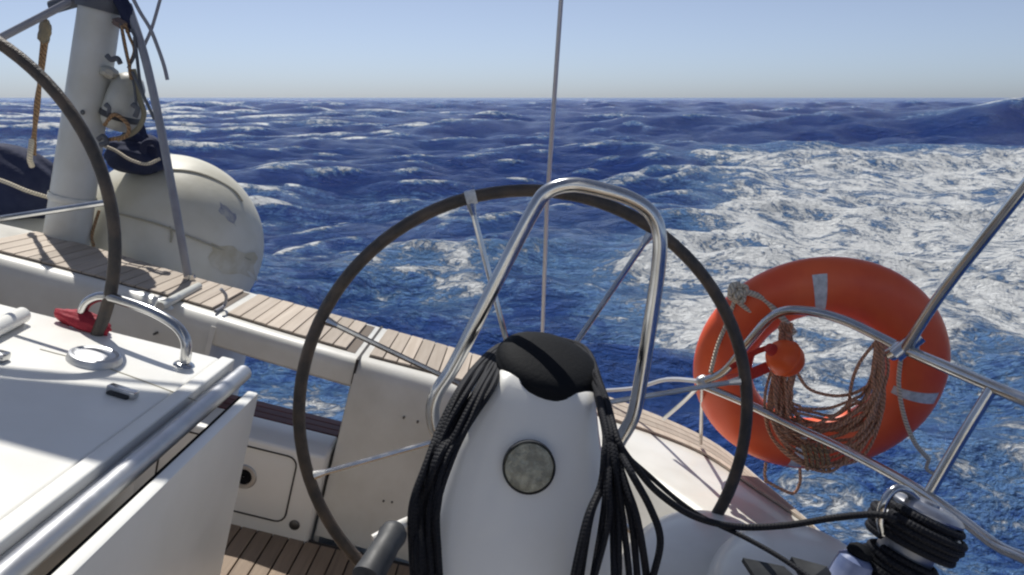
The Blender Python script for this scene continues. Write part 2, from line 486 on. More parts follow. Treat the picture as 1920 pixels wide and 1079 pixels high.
# ------------------------------------------------------------------ the yacht: deck edge, stern seat, sole
WD = -.80                                            # deck level
def scaled(lst, k=1): return [(a * k, b * k) for a, b in lst]
OUT = [(-2.36, -3), (-2.40, .4), (-2.34, 1.7), (-2.22, 2.5), (-2.02, 2.86), (-1.82, 2.95), (-1.51, 2.955), (-1.01, 2.885), (-.62, 2.865), (-.33, 2.845),
       (-.056, 2.815), (.25, 2.76), (.583, 2.674), (.834, 2.51), (.947, 2.225), (1.03, 1.93), (1.13, 1.4), (1.22, .6), (1.27, -.5), (1.27, -3)]
INN = [(-1.95, -3), (-1.98, .4), (-1.94, 1.7), (-1.86, 2.28), (-1.76, 2.46), (-1.66, 2.515), (-1.45, 2.52), (-1.0, 2.50), (-.62, 2.44), (-.33, 2.405),
       (-.06, 2.39), (.16, 2.35), (.38, 2.24), (.58, 2.02), (.70, 1.84), (.80, 1.60), (.86, 1.25), (.90, .6), (.93, -.5), (.93, -3)]
def dense(lst, n=6): return [(p.x, p.y) for p in smooth([(a, b, 0) for a, b in lst], n)]
OD, ID = dense(OUT), dense(INN)
def idx_at(u, lst=OD): return min(range(len(lst)), key=lambda i: abs(lst[i][0] - u) + (0 if lst[i][1] > 2.2 else 9))
GL, GR = -.80, -.33                                   # the opening through the transom
yacht = Thing('sailing_yacht', (-.55, 0, -1.38), 'white sailing yacht stern with teak topped seat, open transom and teak cockpit sole, heeled over', 'sailing yacht')
# coaming and side decks: left part, bridge, right part
def deck_piece(i0, i1, name, skirt_in, label=None, thick=None):
    rows = []
    for i in range(i0, i1 + 1):
        (ou, ov), (iu, iv) = OD[i], ID[i]
        o = Vector((ou, ov, WD)); q = Vector((iu, iv, WD)); d = (q - o).normalized()
        lip = .018
        if thick:                                     # a bridge: closed underneath
            sec = [o + Vector((0, 0, -thick)), o + Vector((0, 0, -lip)), o + d * .006 + Vector((0, 0, -.005)), o + d * lip, q - d * .04, q - d * .018 + Vector((0, 0, -.004)),
                   q - d * .004 + Vector((0, 0, -.018)), q + Vector((0, 0, -.04)), q + Vector((0, 0, -thick + .01)), q - d * .012 + Vector((0, 0, -thick)), o + Vector((0, 0, -thick))]
        else:
            g = skirt_in(i)
            sec = [o + Vector((0, 0, -.06)), o + Vector((0, 0, -lip)), o + d * .006 + Vector((0, 0, -.005)), o + d * lip, q - d * .05, q - d * .025 + Vector((0, 0, -.005)),
                   q - d * .006 + Vector((0, 0, -.022)), q + d * .004 + Vector((0, 0, -.05))]
            for f in (.25, .5, .75, 1):
                sec.append(q + d * (g * f + .004) + Vector((0, 0, -.05 - f * .53)))
        rows.append(sec)
    mb = MB(); mb.grid(rows)
    if thick:
        mb.bm.verts.ensure_lookup_table()
    return yacht.part(name, mb, GELW if not thick else GELW, label=label)
iL, iR = idx_at(GL), idx_at(GR)
left_deck = deck_piece(0, iL, 'side_deck', lambda i: .02)
bridge = deck_piece(iL, iR, 'seat_bridge', None, thick=.095)
def skr(i):
    t = max(0, min(1, (ID[i][0] - .1) / .6)); return .05 + .26 * t
right_deck = deck_piece(iR, len(OD) - 1, 'side_deck', skr)
# side walls of the opening
for gu, s in ((GL, -1), (GR, 1)):
    mb = MB(); i_ = idx_at(gu)
    u_ = OD[i_][0] + s * .004
    mb.prism([(2.412 if s > 0 else 2.47, WD - .03), (OD[i_][1] - .002, WD - .03), (OD[i_][1] - .03, -1.9), (2.36, -1.9), (2.36, -1.38)], u_ - .008, u_ + .008, axis='u')
    yacht.part('opening_wall', mb, GELW)
# dark joint beside the bridge
mb = MB(); u_ = OD[iR][0]
mb.box(u_ - .004, u_ + .004, ID[iR][1] - .002, OD[iR][1] + .001, WD - .08, WD + .0015)
yacht.part('joint', mb, CAULK)
# teak planks: short planks laid fore and aft on the seat
def span(u):
    o = ID[0]; 
    def interp(lst):
        for a, b in zip(lst[:-1], lst[1:]):
            if a[1] > 2.2 and a[0] <= u <= b[0]:
                t = (u - a[0]) / (b[0] - a[0] + 1e-9); return a[1] + (b[1] - a[1]) * t
        return None
    return interp(ID), interp(OD)
def planks(parent, ua, ub):
    u = ua; pw = .0455
    base = MB(); rows = []
    k = ua
    while k <= ub + 1e-6:
        i_, o_ = span(k); rows.append([(k, i_ + .055, WD + .0015), (k, o_ - .035, WD + .0015)]); k += (ub - ua) / 24
    base.grid(rows); yacht.part('caulking', base, CAULKD, parent)
    while u + pw <= ub + .001:
        a, b = u + .0016, u + pw - .0016
        (i0, o0), (i1, o1) = span(a), span(b)
        j = random.uniform(-.0006, .0006)
        mb = MB(); mb.prism([(a, i0 + .060), (b, i1 + .060), (b, o1 - .040), (a, o0 - .040)], WD + .002, WD + .0095 + j, bev=.0012, seg=1)
        yacht.part('plank', mb, TEAK, parent)
        u += pw
planks(left_deck, -1.66, -.82)
planks(bridge, -.79, -.35)
planks(right_deck, -.305, .32)
# long strakes bending round the quarter
def strakes(parent, i0, i1, n=4):
    def pt(i, f):
        (ou, ov), (iu, iv) = OD[i], ID[i]
        o = Vector((ou, ov, 0)); q = Vector((iu, iv, 0)); d = (q - o).normalized()
        wd = .215 * min(1, (i1 - i) / (i1 - i0) * 1.25 + .02)
        p = o + d * (.045 + wd * f); return p
    mb = MB(); mb.grid([[pt(i, -.03) + Vector((0, 0, WD + .0015)), pt(i, 1.03) + Vector((0, 0, WD + .0015))] for i in range(i0, i1 + 1)])
    yacht.part('caulking', mb, CAULKD, parent)
    for s in range(n):
        f0, f1 = s / n + .012, (s + 1) / n - .012
        rows = [[pt(i, f0) + Vector((0, 0, WD + .002)), pt(i, f0) + Vector((0, 0, WD + .009)), pt(i, f1) + Vector((0, 0, WD + .009)), pt(i, f1) + Vector((0, 0, WD + .002))] for i in range(i0, i1 + 1)]
        mb = MB(); mb.grid(rows, cap=True)
        yacht.part('plank', mb, TEAK, parent)
strakes(right_deck, idx_at(.36), idx_at(.36) + 21)
# transom step in the opening, locker front under it
mb = MB(); mb.box(GL + .01, GR - .01, 2.32, 2.395, -1.41, -1.10, .014, 3)
mb = MB(); mb.box(GL - .15, GR - .012, 2.30, 2.475, -1.45, -1.09, .012, 3)
step = yacht.part('step_locker', mb, GEL)
mb = MB(); mb.box(GL - .1, GR - .012, 2.4755, 2.62, -1.45, -1.112, .006, 2); yacht.part('transom_sill', mb, GEL)
for k in range(3):
    mb = MB(); mb.box(GL + .0, GR - .02, 2.485 + k * .043, 2.525 + k * .043, -1.1115, -1.095, .002, 1); yacht.part('sill_plank', mb, TEAKD)
mb = MB(); path = []
hx0, hx1, hz0, hz1, cr = -.84, -.425, -1.335, -1.115, .03
for (cx, cz, a0) in ((hx1 - cr, hz1 - cr, 0), (hx0 + cr, hz1 - cr, 90), (hx0 + cr, hz0 + cr, 180), (hx1 - cr, hz0 + cr, 270)):
    for k in range(5):
        a = RAD(a0 + k * 22.5); path.append((cx + cr * math.cos(a), 2.2985, cz + cr * math.sin(a)))
mb.tube(path, .0028, 6, closed=True); yacht.part('hatch_seal', mb, CAULK, step)
mb = MB(); mb.lathe([(.001, .0), (.012, .0), (.017, .004), (.022, .004), (.024, 0)], (-.575, 2.297, -1.215), (0, -1, 0), 24); yacht.part('socket', mb, BLACKP, step)
mb = MB(); mb.lathe([(.024, 0), (.026, .003), (.037, .003), (.040, 0)], (-.575, 2.2985, -1.215), (0, -1, 0), 28); yacht.part('socket_flange', mb, ALU, step)
mb = MB(); mb.lathe([(.0, .003), (.012, .003), (.017, 0)], P(552, 985, v=2.2985), (0, -1, 0), 20); yacht.part('drain', mb, SCREWM, step)
for q in ((757, 784), (783, 792), (719, 940), (735, 942)):
    mb = MB(); mb.lathe([(0, .002), (.0035, .0016), (.0045, -.03)], P(*q, v=2.376 if q[1] < 900 else 2.356), (0, -1, 0), 12); yacht.part('screw', mb, SCREWM, right_deck)
mb = MB(); mb.lathe([(0, .002), (.004, .001), (.005, -.06)], P(289, 627, v=2.47), (0, -1, 0), 12); yacht.part('screw', mb, SCREWM, left_deck)
# cockpit sole
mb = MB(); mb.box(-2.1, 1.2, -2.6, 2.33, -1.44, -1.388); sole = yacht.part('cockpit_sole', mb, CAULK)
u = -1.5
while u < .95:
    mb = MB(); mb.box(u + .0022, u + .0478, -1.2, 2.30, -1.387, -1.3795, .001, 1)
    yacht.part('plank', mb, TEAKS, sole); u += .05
# hull sides below the deck edge
mb = MB(); rows = []
gi0, gi1 = iL, iR
def hullrow(ou, ov, top):
    cx = -.55
    return [(ou, ov, top), (ou + (.01 if ou > cx else -.01), ov - .0, WD - .10 if top > -1 else top - .02), (cx + (ou - cx) * .97, ov - .06, -1.7), (cx + (ou - cx) * .86, ov - .35, -2.4), (cx + (ou - cx) * .6, ov - .9, -3.0)]
for rng_ in (range(0, gi0 + 1), range(gi1, len(OD))):
    rows = [hullrow(OD[i][0], OD[i][1] - .001, WD - .02) for i in rng_]
    mb.grid(rows)
rows = [hullrow(OD[gi0][0], 2.625, -1.12), hullrow(OD[gi1][0], 2.625, -1.12)]
mb.grid(rows)
yacht.part('hull', mb, HULLM)
# moulded console inside the low-side coaming, with two dark triangular panels
mb = MB()
mb.blob(P(1335, 1150, v=1.42), (.20, .30, .16), rot=Matrix.Rotation(RAD(-18), 3, 'Z') @ Matrix.Rotation(RAD(12), 3, 'Y'), sub=5)
console = yacht.part('moulded_console', mb, GELW)
mb = MB(); mb.blob(P(1500, 1165, v=1.25), (.17, .24, .14), rot=Matrix.Rotation(RAD(-14), 3, 'Z'), sub=5)
yacht.part('winch_base_moulding', mb, GELW)

# ------------------------------------------------------------------ steering wheels
VW = 1.55; RW = .454
D1 = Vector((math.cos(RAD(2.6)), math.sin(RAD(2.6)), 0)); D2 = Vector((0, math.sin(RAD(5)), math.cos(RAD(5))))
def wd(a): return D1 * math.cos(a) + D2 * math.sin(a)
def make_wheel(c, label):
    t = Thing('steering_wheel', c, label, 'steering wheel', 'twin steering wheels')
    n = 96
    mb = MB(); mb.tube([c + wd(2 * math.pi * k / n) * RW for k in range(n)], .0124, 14, closed=True)
    t.part('rim', mb, LEATHER)
    mb = MB(); mb.lathe([(0, .03), (.03, .03), (.042, .02), (.045, -.02), (.03, -.05), (.022, -.12), (0, -.12)], c, (0, -1, 0), 28); t.part('hub', mb, STEEL)
    return t
ANG = [a + 13.5 for a in (9.5, 57, 105.2, 154, 196, 250, 312)]
cR = Vector((.144, VW, -.544)); cL = Vector((-1.18, VW, -.51))
wr = make_wheel(cR, 'large spoked steering wheel with dark leather rim behind the rope draped pedestal')
for k, a in enumerate(ANG):
    d = wd(RAD(a))
    mb = MB(); mb.tube([cR + d * .03, cR + d * .2 + Vector((0, .0, 0)), cR + d * (RW - .008)], .0058, 8)
    mb.tube([cR + d * (RW - .035), cR + d * (RW - .012)], [.006, .010], 8)
    wr.part('spoke', mb, STEEL)
mb = MB(); mb.tube([cR + wd(RAD(a)) * RW for a in (116.9, 117.8, 118.7, 119.6)], .0146, 14)
wr.part('tape_wrap', mb, TAPE)
wl = make_wheel(cL, 'second steering wheel, part of its dark rim crossing the white post and table')
for k, a in enumerate([23, 74, 126, 177, 229, 280, 332]):
    d = wd(RAD(a))
    mb = MB(); mb.tube([cL + d * .03, cL + d * (RW - .008)], .0062, 8)
    wl.part('spoke', mb, STEEL)

# ------------------------------------------------------------------ helm pedestals
def make_pedestal(du, dw, label, full=True):
    off = Vector((du, 0, dw))
    base = P(985, 1079, v=1.12)
    t = Thing('helm_pedestal', Vector((.08, 1.3, -1.38)) + off, label, 'helm pedestal', 'helm pedestals')
    # rings from the foot to the top : (px of the face's middle, py, half width px, face distance v, depth)
    secs = []
    for (cx, cy, hw, v, dep, ch) in ((985, 1500, 225, 1.0, .34, .05), (978, 1260, 220, 1.04, .32, .05), (975, 1079, 200, 1.08, .30, .048), (979, 980, 187, 1.11, .28, .044), (988, 880, 160, 1.14, .26, .036),
                                     (1006, 800, 126, 1.165, .24, .028), (1023, 745, 101, 1.185, .21, .022), (1028, 724, 92, 1.197, .19, .020), (1031, 714, 82, 1.212, .16, .02)):
        c = P(cx, cy, v=v); l_ = (P(cx + hw, cy, v=v) - P(cx - hw, cy, v=v)).length / 2
        secs.append((c + off, l_, dep, ch))
    rows = []
    for c, hw, dep, ch in secs:
        r = []
        # flat face, rounded chamfers, flat sides
        cor = []
        for (sx, sy, a0) in ((1, 1, 0), (-1, 1, 90), (-1, -1, 180), (1, -1, 270)):
            for k in range(7):
                a = RAD(a0 + 15 * k)
                cor.append((sx * (hw - ch) + ch * math.cos(a), sy * (dep / 2 - ch * 1.3) + ch * 1.3 * math.sin(a)))
        for x, y in cor: r.append(Vector((c.x + x, c.y + dep / 2 + y, c.z)))
        rows.append(r)
    mb = MB(); mb.grid(rows, closed=True, cap=True)
    body = t.part('body', mb, GEL, angle=50)
    # compass under its black cover
    c = P(1031, 684, v=1.265) + off
    mb = MB(); mb.lathe([(.090, -.026), (.096, -.012), (.096, -.002), (.091, .008), (.076, .017), (.048, .022), (.02, .024), (0, .0245)], c, Vector((.05, -.30, 1)), 44, (.92, .90))
    mb.lathe([(.096, -.012), (.0985, -.006), (.096, .000)], c, Vector((.05, -.30, 1)), 44, (.92, .90))
    t.part('compass_cover', mb, BLACKP)
    # round grille on the face
    c = P(992, 877, v=1.1345) + off
    mb = MB(); mb.lathe([(0, .006), (.028, .005), (.036, .003), (.039, -.004)], c, Vector((0, -1, .27)), 40); g = t.part('round_grille', mb, GRILLE)
    mb = MB(); mb.lathe([(.0380, -.004), (.0385, .0042), (.0398, .0038), (.0405, -.014)], c, Vector((0, -1, .27)), 40); t.part('grille_rim', mb, RUBBER)
    # stainless guard hoop
    hp = [(860, 850), (822, 815), (811, 775), (820, 735), (850, 688), (900, 590), (955, 480), (1003, 390), (1028, 359), (1068, 347), (1115, 353), (1180, 372), (1222, 402), (1237, 448), (1232, 520), (1217, 620), (1202, 710), (1187, 780), (1160, 830)]
    mb = MB(); mb.tube([p + off for p in smooth([P(a, b, v=1.335) for a, b in hp], 6)], .0125, 14)
    t.part('guard_hoop', mb, STEEL)
    mb = MB(); mb.tube([Vector((cR.x, 1.40, cR.z)) + off, Vector((cR.x, VW + .02, cR.z)) + off], .02, 14); t.part('axle', mb, STEEL)
    return t
make_pedestal(0, 0, 'white helm pedestal with stainless guard hoop, round grille and black domed compass cover', True)
make_pedestal(cL.x - cR.x, cL.z - cR.z, 'white helm pedestal in front of the high side steering wheel', False)

# ------------------------------------------------------------------ black line draped over the pedestal
line = Thing('coiled_line', P(1030, 640, v=1.38), 'black braided line looped over the helm pedestal, tail led to the winch', 'rope')
rr = random.Random(3)
NS = 11; RR = .0048
def L(px, py, v): return P(px, py, v=v)
for s in range(NS):
    f = s / (NS - 1); j = lambda a: rr.uniform(-a, a)
    g = rr.random()
    vv = lambda v: v + rr.uniform(-.012, .010)
    left = [L(778 + 50 * f + j(5), 1130, vv(1.03)), L(772 + 48 * f + j(4), 1040, vv(1.05)), L(776 + 46 * f + j(4), 950, vv(1.07)), L(797 + 46 * f + j(4), 870, vv(1.09)),
            L(828 + 50 * f + j(4), 800, vv(1.12)), L(862 + 55 * f + j(5), 730, vv(1.17)), L(896 + 42 * f + j(4), 684, vv(1.27)), L(938 + 12 * f + j(4), 650 + 8 * f, vv(1.36)), L(990, 637 + 12 * f + j(2), vv(1.40)),
            L(1050, 637 + 11 * f + j(2), vv(1.40)), L(1098 - 4 * f, 658 + 8 * f + j(3), vv(1.36)), L(1120 - 8 * f + j(3), 705 + 8 * f, vv(1.25)), L(1136 - 12 * f + j(4), 755, vv(1.18)), L(1150 - 20 * f + j(5), 810, vv(1.12)), L(1160 - 28 * f + j(5), 850, vv(1.09))]
    ends = [(1238, 1000, 1228, 1090), (1196, 980, 1214, 1100), (1186, 990, 1196, 1110), (1170, 990, 1182, 1110), (1160, 1000, 1160, 1110), (1150, 1000, 1152, 1110),
            (1140, 985, 1108, 1110), (1128, 985, 1106, 1120), (1108, 970, 1086, 1110), (1104, 975, 1076, 1105), (1098, 980, 1068, 1120)][s]
    if s == 0:
        left += [L(1185, 890, 1.06), L(1218, 950, 1.05), L(1238, 1010, 1.04), L(1226, 1075, 1.03), L(1205, 1130, 1.03)]
    else:
        left += [L((ends[0] + 1150) / 2 + j(3), 910, vv(1.07)), L(ends[0], ends[1], vv(1.05)), L(ends[2], ends[3], vv(1.03)), L(ends[2] - 5, ends[3] + 60, 1.03)]
    mb = MB(); mb.tube(smooth(left, 7), RR * rr.uniform(.9, 1.12), 8)
    line.part('strand', mb, BLACKR)
# tail to the winch, and the thin second tail
wc = P(1722, 985, v=1.15)
tail = [L(1118, 700, 1.24), L(1140, 760, 1.17), L(1160, 830, 1.10), L(1195, 880, 1.10), L(1235, 925, 1.12), L(1300, 968, 1.15), L(1380, 988, 1.17), L(1470, 986, 1.17), L(1560, 972, 1.15), L(1640, 965, 1.10), L(1680, 975, 1.09)]
mb = MB(); mb.tube(smooth(tail, 8), .0053, 10); line.part('strand', mb, BLACKR)
tail2 = [L(1120, 705, 1.235), L(1142, 770, 1.165), L(1165, 840, 1.10), L(1215, 890, 1.14), L(1300, 960, 1.2), L(1400, 1010, 1.15), L(1470, 1050, 1.1), L(1540, 1100, 1.05)]
mb = MB(); mb.tube(smooth(tail2, 8), .0040, 8); line.part('strand', mb, BLACKR)

# ------------------------------------------------------------------ winch on the low side
ax = Vector((.16, .10, 1)).normalized(); WS = .82
def wl_(prof, c, ax_, n):
    mb.lathe([(r_ * WS, h * WS) for r_, h in prof], c, ax_, n)
wt = Thing('sheet_winch', wc - ax * .12, 'self tailing winch with polished top, at the low side rail below the lifebuoy', 'winch')
mb = MB(); wl_([(.0, .050), (.018, .050), (.020, .044), (.026, .042), (.028, .046), (.048, .045), (.062, .040), (.068, .034), (.068, .030), (.064, .028), (.058, .027)], wc, ax, 44); wt.part('top_cap', mb, mat('worn_steel', (.40, .41, .44), .3, .9, noise=(25, (.2, .2, .24), .8)))
mb = MB(); wl_([(.058, .027), (.060, .012), (.074, .006), (.077, .0), (.072, -.006), (.060, -.010)], wc, ax, 44); wt.part('jaw_ring', mb, ALU)
mb = MB(); wl_([(.060, -.010), (.054, -.022), (.050, -.045), (.050, -.085), (.058, -.110), (.074, -.125), (.080, -.14), (.080, -.20)], wc, ax, 44); wt.part('drum', mb, mat('drum_grey', (.24, .25, .27), .35, .6, noise=(20, (.4, .4, .42), .6)))
ca = (Vector((-1, -.35, 0)) - ax * (Vector((-1, -.35, 0)).dot(ax))).normalized(); cb = ax.cross(ca)
mb = MB(); mb.tube(smooth([wc + ca * .03 + ax * .038, wc + ca * .056 + ax * .044, wc + ca * .078 + ax * .040, wc + ca * .086 + ax * .018, wc + ca * .078 - ax * .01, wc + ca * .060 - ax * .03], 6), .0065, 10)
wt.part('feeder_arm', mb, STEEL)
wrap = Thing('winch_rope', wc - ax * .1, 'turns of black line wound tight on the self tailing winch drum', 'rope')
def turn(rad, h0, h1, turns, r0, a0=0):
    N = int(48 * turns)
    return [wc + ax * (h0 + (h1 - h0) * k / N) * WS + (ca * math.cos(a0 + 6.2832 * k / 48) + cb * math.sin(a0 + 6.2832 * k / 48)) * (rad * WS + .0012 * math.sin(k * .6)) for k in range(N + 1)]
mb = MB(); mb.tube(turn(.069, .0205, .018, 1, 0), .0062, 8); wrap.part('turn', mb, BLACKR)
for h in (.006, -.006, -.018, -.030):
    mb = MB(); mb.tube(turn(.080 if h > -.01 else .075, h, h - .011, 1, 0), .0062, 8); wrap.part('turn', mb, BLACKR)
for k in range(6):
    h = -.062 - k * .0125
    mb = MB(); mb.tube(turn(.0575 + .004 * (k % 2) + .002 * k, h, h - .0125, 1, 0), .0064, 8); wrap.part('turn', mb, BLACKR)
# a second blue-grey fitting by the winch foot
c = P(1597, 1066, v=1.12)
ft = Thing('deck_fitting', c, 'small blue grey deck fitting with dark knob beside the foot of the winch', 'deck fitting')
mb = MB(); mb.lathe([(0, .022), (.018, .021), (.026, .014), (.028, 0), (.030, -.03), (.036, -.06)], c, ax, 28); ft.part('body', mb, BLUEG)
mb = MB(); mb.lathe([(0, .040), (.010, .039), (.018, .032), (.019, .024), (.014, .020)], c, ax, 24); ft.part('knob', mb, BLACKP)
# dark triangular panels on the console
for k, tri in enumerate((((1393, 1046), (1470, 1062), (1500, 1090), (1425, 1095)), ((1484, 1044), (1550, 1062), (1570, 1092), (1512, 1092)))):
    c = [P(*q, v=1.13 - .012 * i) for i, q in enumerate(tri)]
    nrm = (c[1] - c[0]).cross(c[3] - c[0]).normalized()
    if nrm.y > 0: nrm = -nrm
    mb = MB(); lo = [p - nrm * .012 for p in c]
    mb.grid([c, lo], closed=True, cap=True)
    yacht.part('vent_panel', mb, RUBBER, console)

# ------------------------------------------------------------------ lever at the pedestal foot
c0, c1 = P(738, 1000, v=1.0), P(688, 1085, v=.93)
lv = Thing('control_lever', c0, 'short lever with black rubber grip and pale shaft beside the pedestal foot', 'lever')
ax2 = (c1 - c0).normalized()
mb = MB(); Ln = (c1 - c0).length
mb.lathe([(0, -.012), (.012, -.011), (.018, -.004), (.0195, .004), (.0175, .02), (.0185, .03), (.0195, Ln - .02), (.021, Ln), (.012, Ln + .006), (0, Ln + .006)], c0, ax2, 28)
lv.part('grip', mb, RUBBER)
mb = MB(); mb.tube([P(700, 1012, v=1.03), P(750, 985, v=1.05), P(830, 950, v=1.16)], .0075, 10); lv.part('shaft', mb, GELW)

# ------------------------------------------------------------------ cockpit table
WT = -.6
tb = Thing('cockpit_table', (-.8, 1.2, -1.38), 'white cockpit table with folded leaf, edge rails and stainless grab handle at its end', 'table')
mb = MB(); mb.box(-.98, -.497, .1, 1.60, WT - .035, WT, .006, 3); top = tb.part('table_top', mb, TAB)
mb = MB(); mb.box(-.494, -.466, .1, 1.60, WT - .035, WT + .006, .004, 3); tb.part('edge_lip', mb, TAB)
mb = MB(); mb.box(-.4655, -.452, .1, 1.575, WT - .04, WT - .012, .002, 1); tb.part('gutter', mb, ALU)
mb = MB(); mb.tube([(-.434, .1, WT - .006), (-.434, 1.2, WT - .006), (-.434, 1.565, WT - .006)], .0165, 16); tb.part('edge_rail', mb, ALU)
mb = MB(); mb.box(-.416, -.402, .1, 1.50, WT - .075, WT - .03, .001, 1); tb.part('hinge_strip', mb, BLACKP)
mb = MB(); mb.prism([(.1, WT - .60), (.1, WT - .008), (1.49, WT - .008), (1.475, WT - .60)], -.398, -.376, bev=.005, seg=2, axis='u'); tb.part('leaf', mb, TAB)
mb = MB(); mb.box(-.9, -.56, .25, 1.45, -1.378, WT - .0352, .02, 3); tb.part('support_box', mb, GELW)
mb = MB(); mb.tube(smooth([P(75, 655, w=WT + .0005), P(200, 690, w=WT + .0005), P(390, 760, w=WT + .0005)], 4), .0012, 4); tb.part('fine_joint', mb, SEAM)
# grab handle at the far end
hb1, hb0 = P(345, 685, w=WT), P(150, 612, w=WT)
def up(p, h, a=0): return Vector((p.x, p.y + a, WT + h))
mb = MB(); mb.tube(smooth([hb1, up(hb1, .025), up(hb1 + (hb0 - hb1) * .03, .052), up(hb1 + (hb0 - hb1) * .14, .072), up(hb1 + (hb0 - hb1) * .35, .082), up(hb1 + (hb0 - hb1) * .6, .083), up(hb1 + (hb0 - hb1) * .82, .078), up(hb1 + (hb0 - hb1) * .95, .058), up(hb0, .03), hb0], 6), .0105, 14)
tb.part('grab_handle', mb, STEEL)
for q in (hb0, hb1):
    mb = MB(); mb.lathe([(0, .006), (.014, .006), (.019, .003), (.021, 0)], q, n=24); tb.part('handle_foot', mb, STEEL)
# round chrome lid
c = P(177, 676, w=WT)
mb = MB(); mb.lathe([(0, .0175), (.012, .017), (.024, .0155), (.032, .013), (.035, .0125), (.040, .0145), (.0445, .0125), (.047, .006), (.048, 0)], c, n=48); tb.part('round_lid', mb, ALU)
# latch
c = P(228, 741, w=WT)
mb = MB(); mb.prism([(c.x - .026, c.y - .006), (c.x + .026, c.y - .012), (c.x + .028, c.y + .006), (c.x - .024, c.y + .012)], WT, WT + .014, bev=.003); tb.part('latch', mb, STEEL)
mb = MB(); mb.prism([(c.x - .022, c.y - .012), (c.x + .016, c.y - .017), (c.x + .018, c.y - .007), (c.x - .02, c.y - .002)], WT + .0005, WT + .005, bev=.001); tb.part('latch', mb, RUBBER)
c = P(0, 676, w=WT)
mb = MB(); mb.box(c.x - .03, c.x + .012, c.y - .012, c.y + .012, WT, WT + .016, .004, 2); tb.part('latch', mb, STEEL)
# white bar end at the far left
mb = MB(); mb.tube([P(20, 602, w=WT + .016) + (P(20, 602, w=WT + .016) - P(42, 591, w=WT + .016)) * 1.6, P(20, 602, w=WT + .016), P(42, 591, w=WT + .016)], .016, 16); tb.part('fiddle_bar', mb, TAB)

# red cloth bundle lying on the table
c = P(158, 604, w=WT + .012)
mb = MB(); mb.blob(c + Vector((0, 0, 0)), (.062, .024, .020), rot=Matrix.Rotation(RAD(-6), 3, 'Z') @ Matrix.Rotation(RAD(4), 3, 'Y'), sub=4, lump=.10, lf=3.2, seed=4)
solo('red_pouch', mb, RED, c, 'crumpled dark red pouch lying on the table by the grab handle', 'pouch')

# ------------------------------------------------------------------ pushpit on the low side quarter
J = P(1688, 652, v=1.78)
K0 = P(1318, 716, v=2.10)
pp = Thing('pushpit', P(1440, 905, w=WD), 'stainless pushpit rails crossing in front of the orange lifebuoy', 'railing')
def tub(thing, name, pts, r=.0125, m=STEEL, n=12, sm=True):
    mb = MB(); mb.tube(smooth(pts, 6) if sm else pts, r, n); return thing.part(name, mb, m)
tub(pp, 'upper_rail', [K0 + Vector((0, 0, 0)), P(1360, 695, v=2.06), P(1405, 640, v=2.0), P(1450, 592, v=1.96), P(1500, 582, v=1.92), P(1580, 600, v=1.87), J], .0115)
tub(pp, 'upper_rail', [J, P(1800, 700, v=1.62), P(1925, 752, v=1.48), P(2050, 800, v=1.38), Vector((1.22, .7, -.28)), Vector((1.24, -.4, -.24)), Vector((1.24, -2.6, -.24))], .0128)
for v_ in (.62, -1.6):
    tub(pp, 'stanchion', [Vector((1.16, v_, WD)), Vector((1.19, v_, -.5)), Vector((1.225, v_, -.26))], .0125)
tub(pp, 'lower_rail', [K0 + Vector((0, 0, -.01)), P(1400, 757, v=2.0), P(1500, 805, v=1.9), P(1600, 852, v=1.76), P(1740, 930, v=1.55), P(1860, 1018, v=1.40), P(1990, 1112, v=1.25), Vector((1.11, .95, -.70)), Vector((1.12, .86, WD))], .0108)
tub(pp, 'diagonal_stay', [J + Vector((0, -.02, .0)), P(1770, 544, v=1.66), P(1930, 340, v=1.5), P(1930, 340, v=1.5) + (P(1930, 340, v=1.5) - P(1770, 544, v=1.66)) * 3.2], .0118)
tub(pp, 'stanchion', [P(1862, 726, v=1.545), P(1800, 826, v=1.55), P(1738, 932, v=1.555)], .0115)
tub(pp, 'brace', [K0, P(1285, 750, v=2.2), P(1245, 785, v=2.28)], .0065)
tub(pp, 'brace', [K0 + Vector((0, 0, -.005)), P(1316, 760, v=2.22), P(1314, 832, v=2.36)], .0058)
mb = MB(); a = P(1672, 662, v=1.80); b = P(1715, 655, v=1.75)
mb.tube([a, J + Vector((0, -.004, 0)), b], .019, 14); mb.tube([J + Vector((-.012, -.012, -.02)), J + Vector((.022, -.02, .04))], .0175, 14)
pp.part('clamp', mb, STEEL)
mb = MB(); mb.blob(K0, (.020, .016, .018), sub=3, lump=.05); pp.part('knuckle', mb, ALU)
mb = MB(); mb.tube(smooth([K0, P(1250, 712, v=2.3), P(1190, 728, v=2.5), P(1100, 735, v=2.65)], 5), .0065, 8); pp.part('lifeline', mb, WIRE)

# ------------------------------------------------------------------ lifebuoy
RC = P(1533, 691, v=2.15)
tl = RAD(-16)
BU = Vector((math.cos(RAD(-4)), math.sin(RAD(-4)), 0))                 # across
BW = Vector((0, math.sin(tl), math.cos(tl)))                           # up, top leaning aft
BN = BU.cross(BW).normalized();  BN = -BN if BN.y > 0 else BN          # towards the cockpit
RM, RT1, RT2 = .254, .080, .056
def buoy_pt(a, b, k=1.0):
    rad = BU * math.cos(a) + BW * math.sin(a)
    return RC + rad * (RM + RT1 * k * math.cos(b)) + BN * (RT2 * k * math.sin(b))
lb = Thing('lifebuoy', RC - BW * .35, 'orange ring lifebuoy with silver tape patches hanging outside the pushpit', 'lifebuoy')
mb = MB(); rows = [[buoy_pt(2 * math.pi * i / 72, 2 * math.pi * j / 28) for j in range(28)] for i in range(72)]
rows.append(rows[0]); mb.grid(rows, closed=True); lb.part('ring', mb, ORANGE)
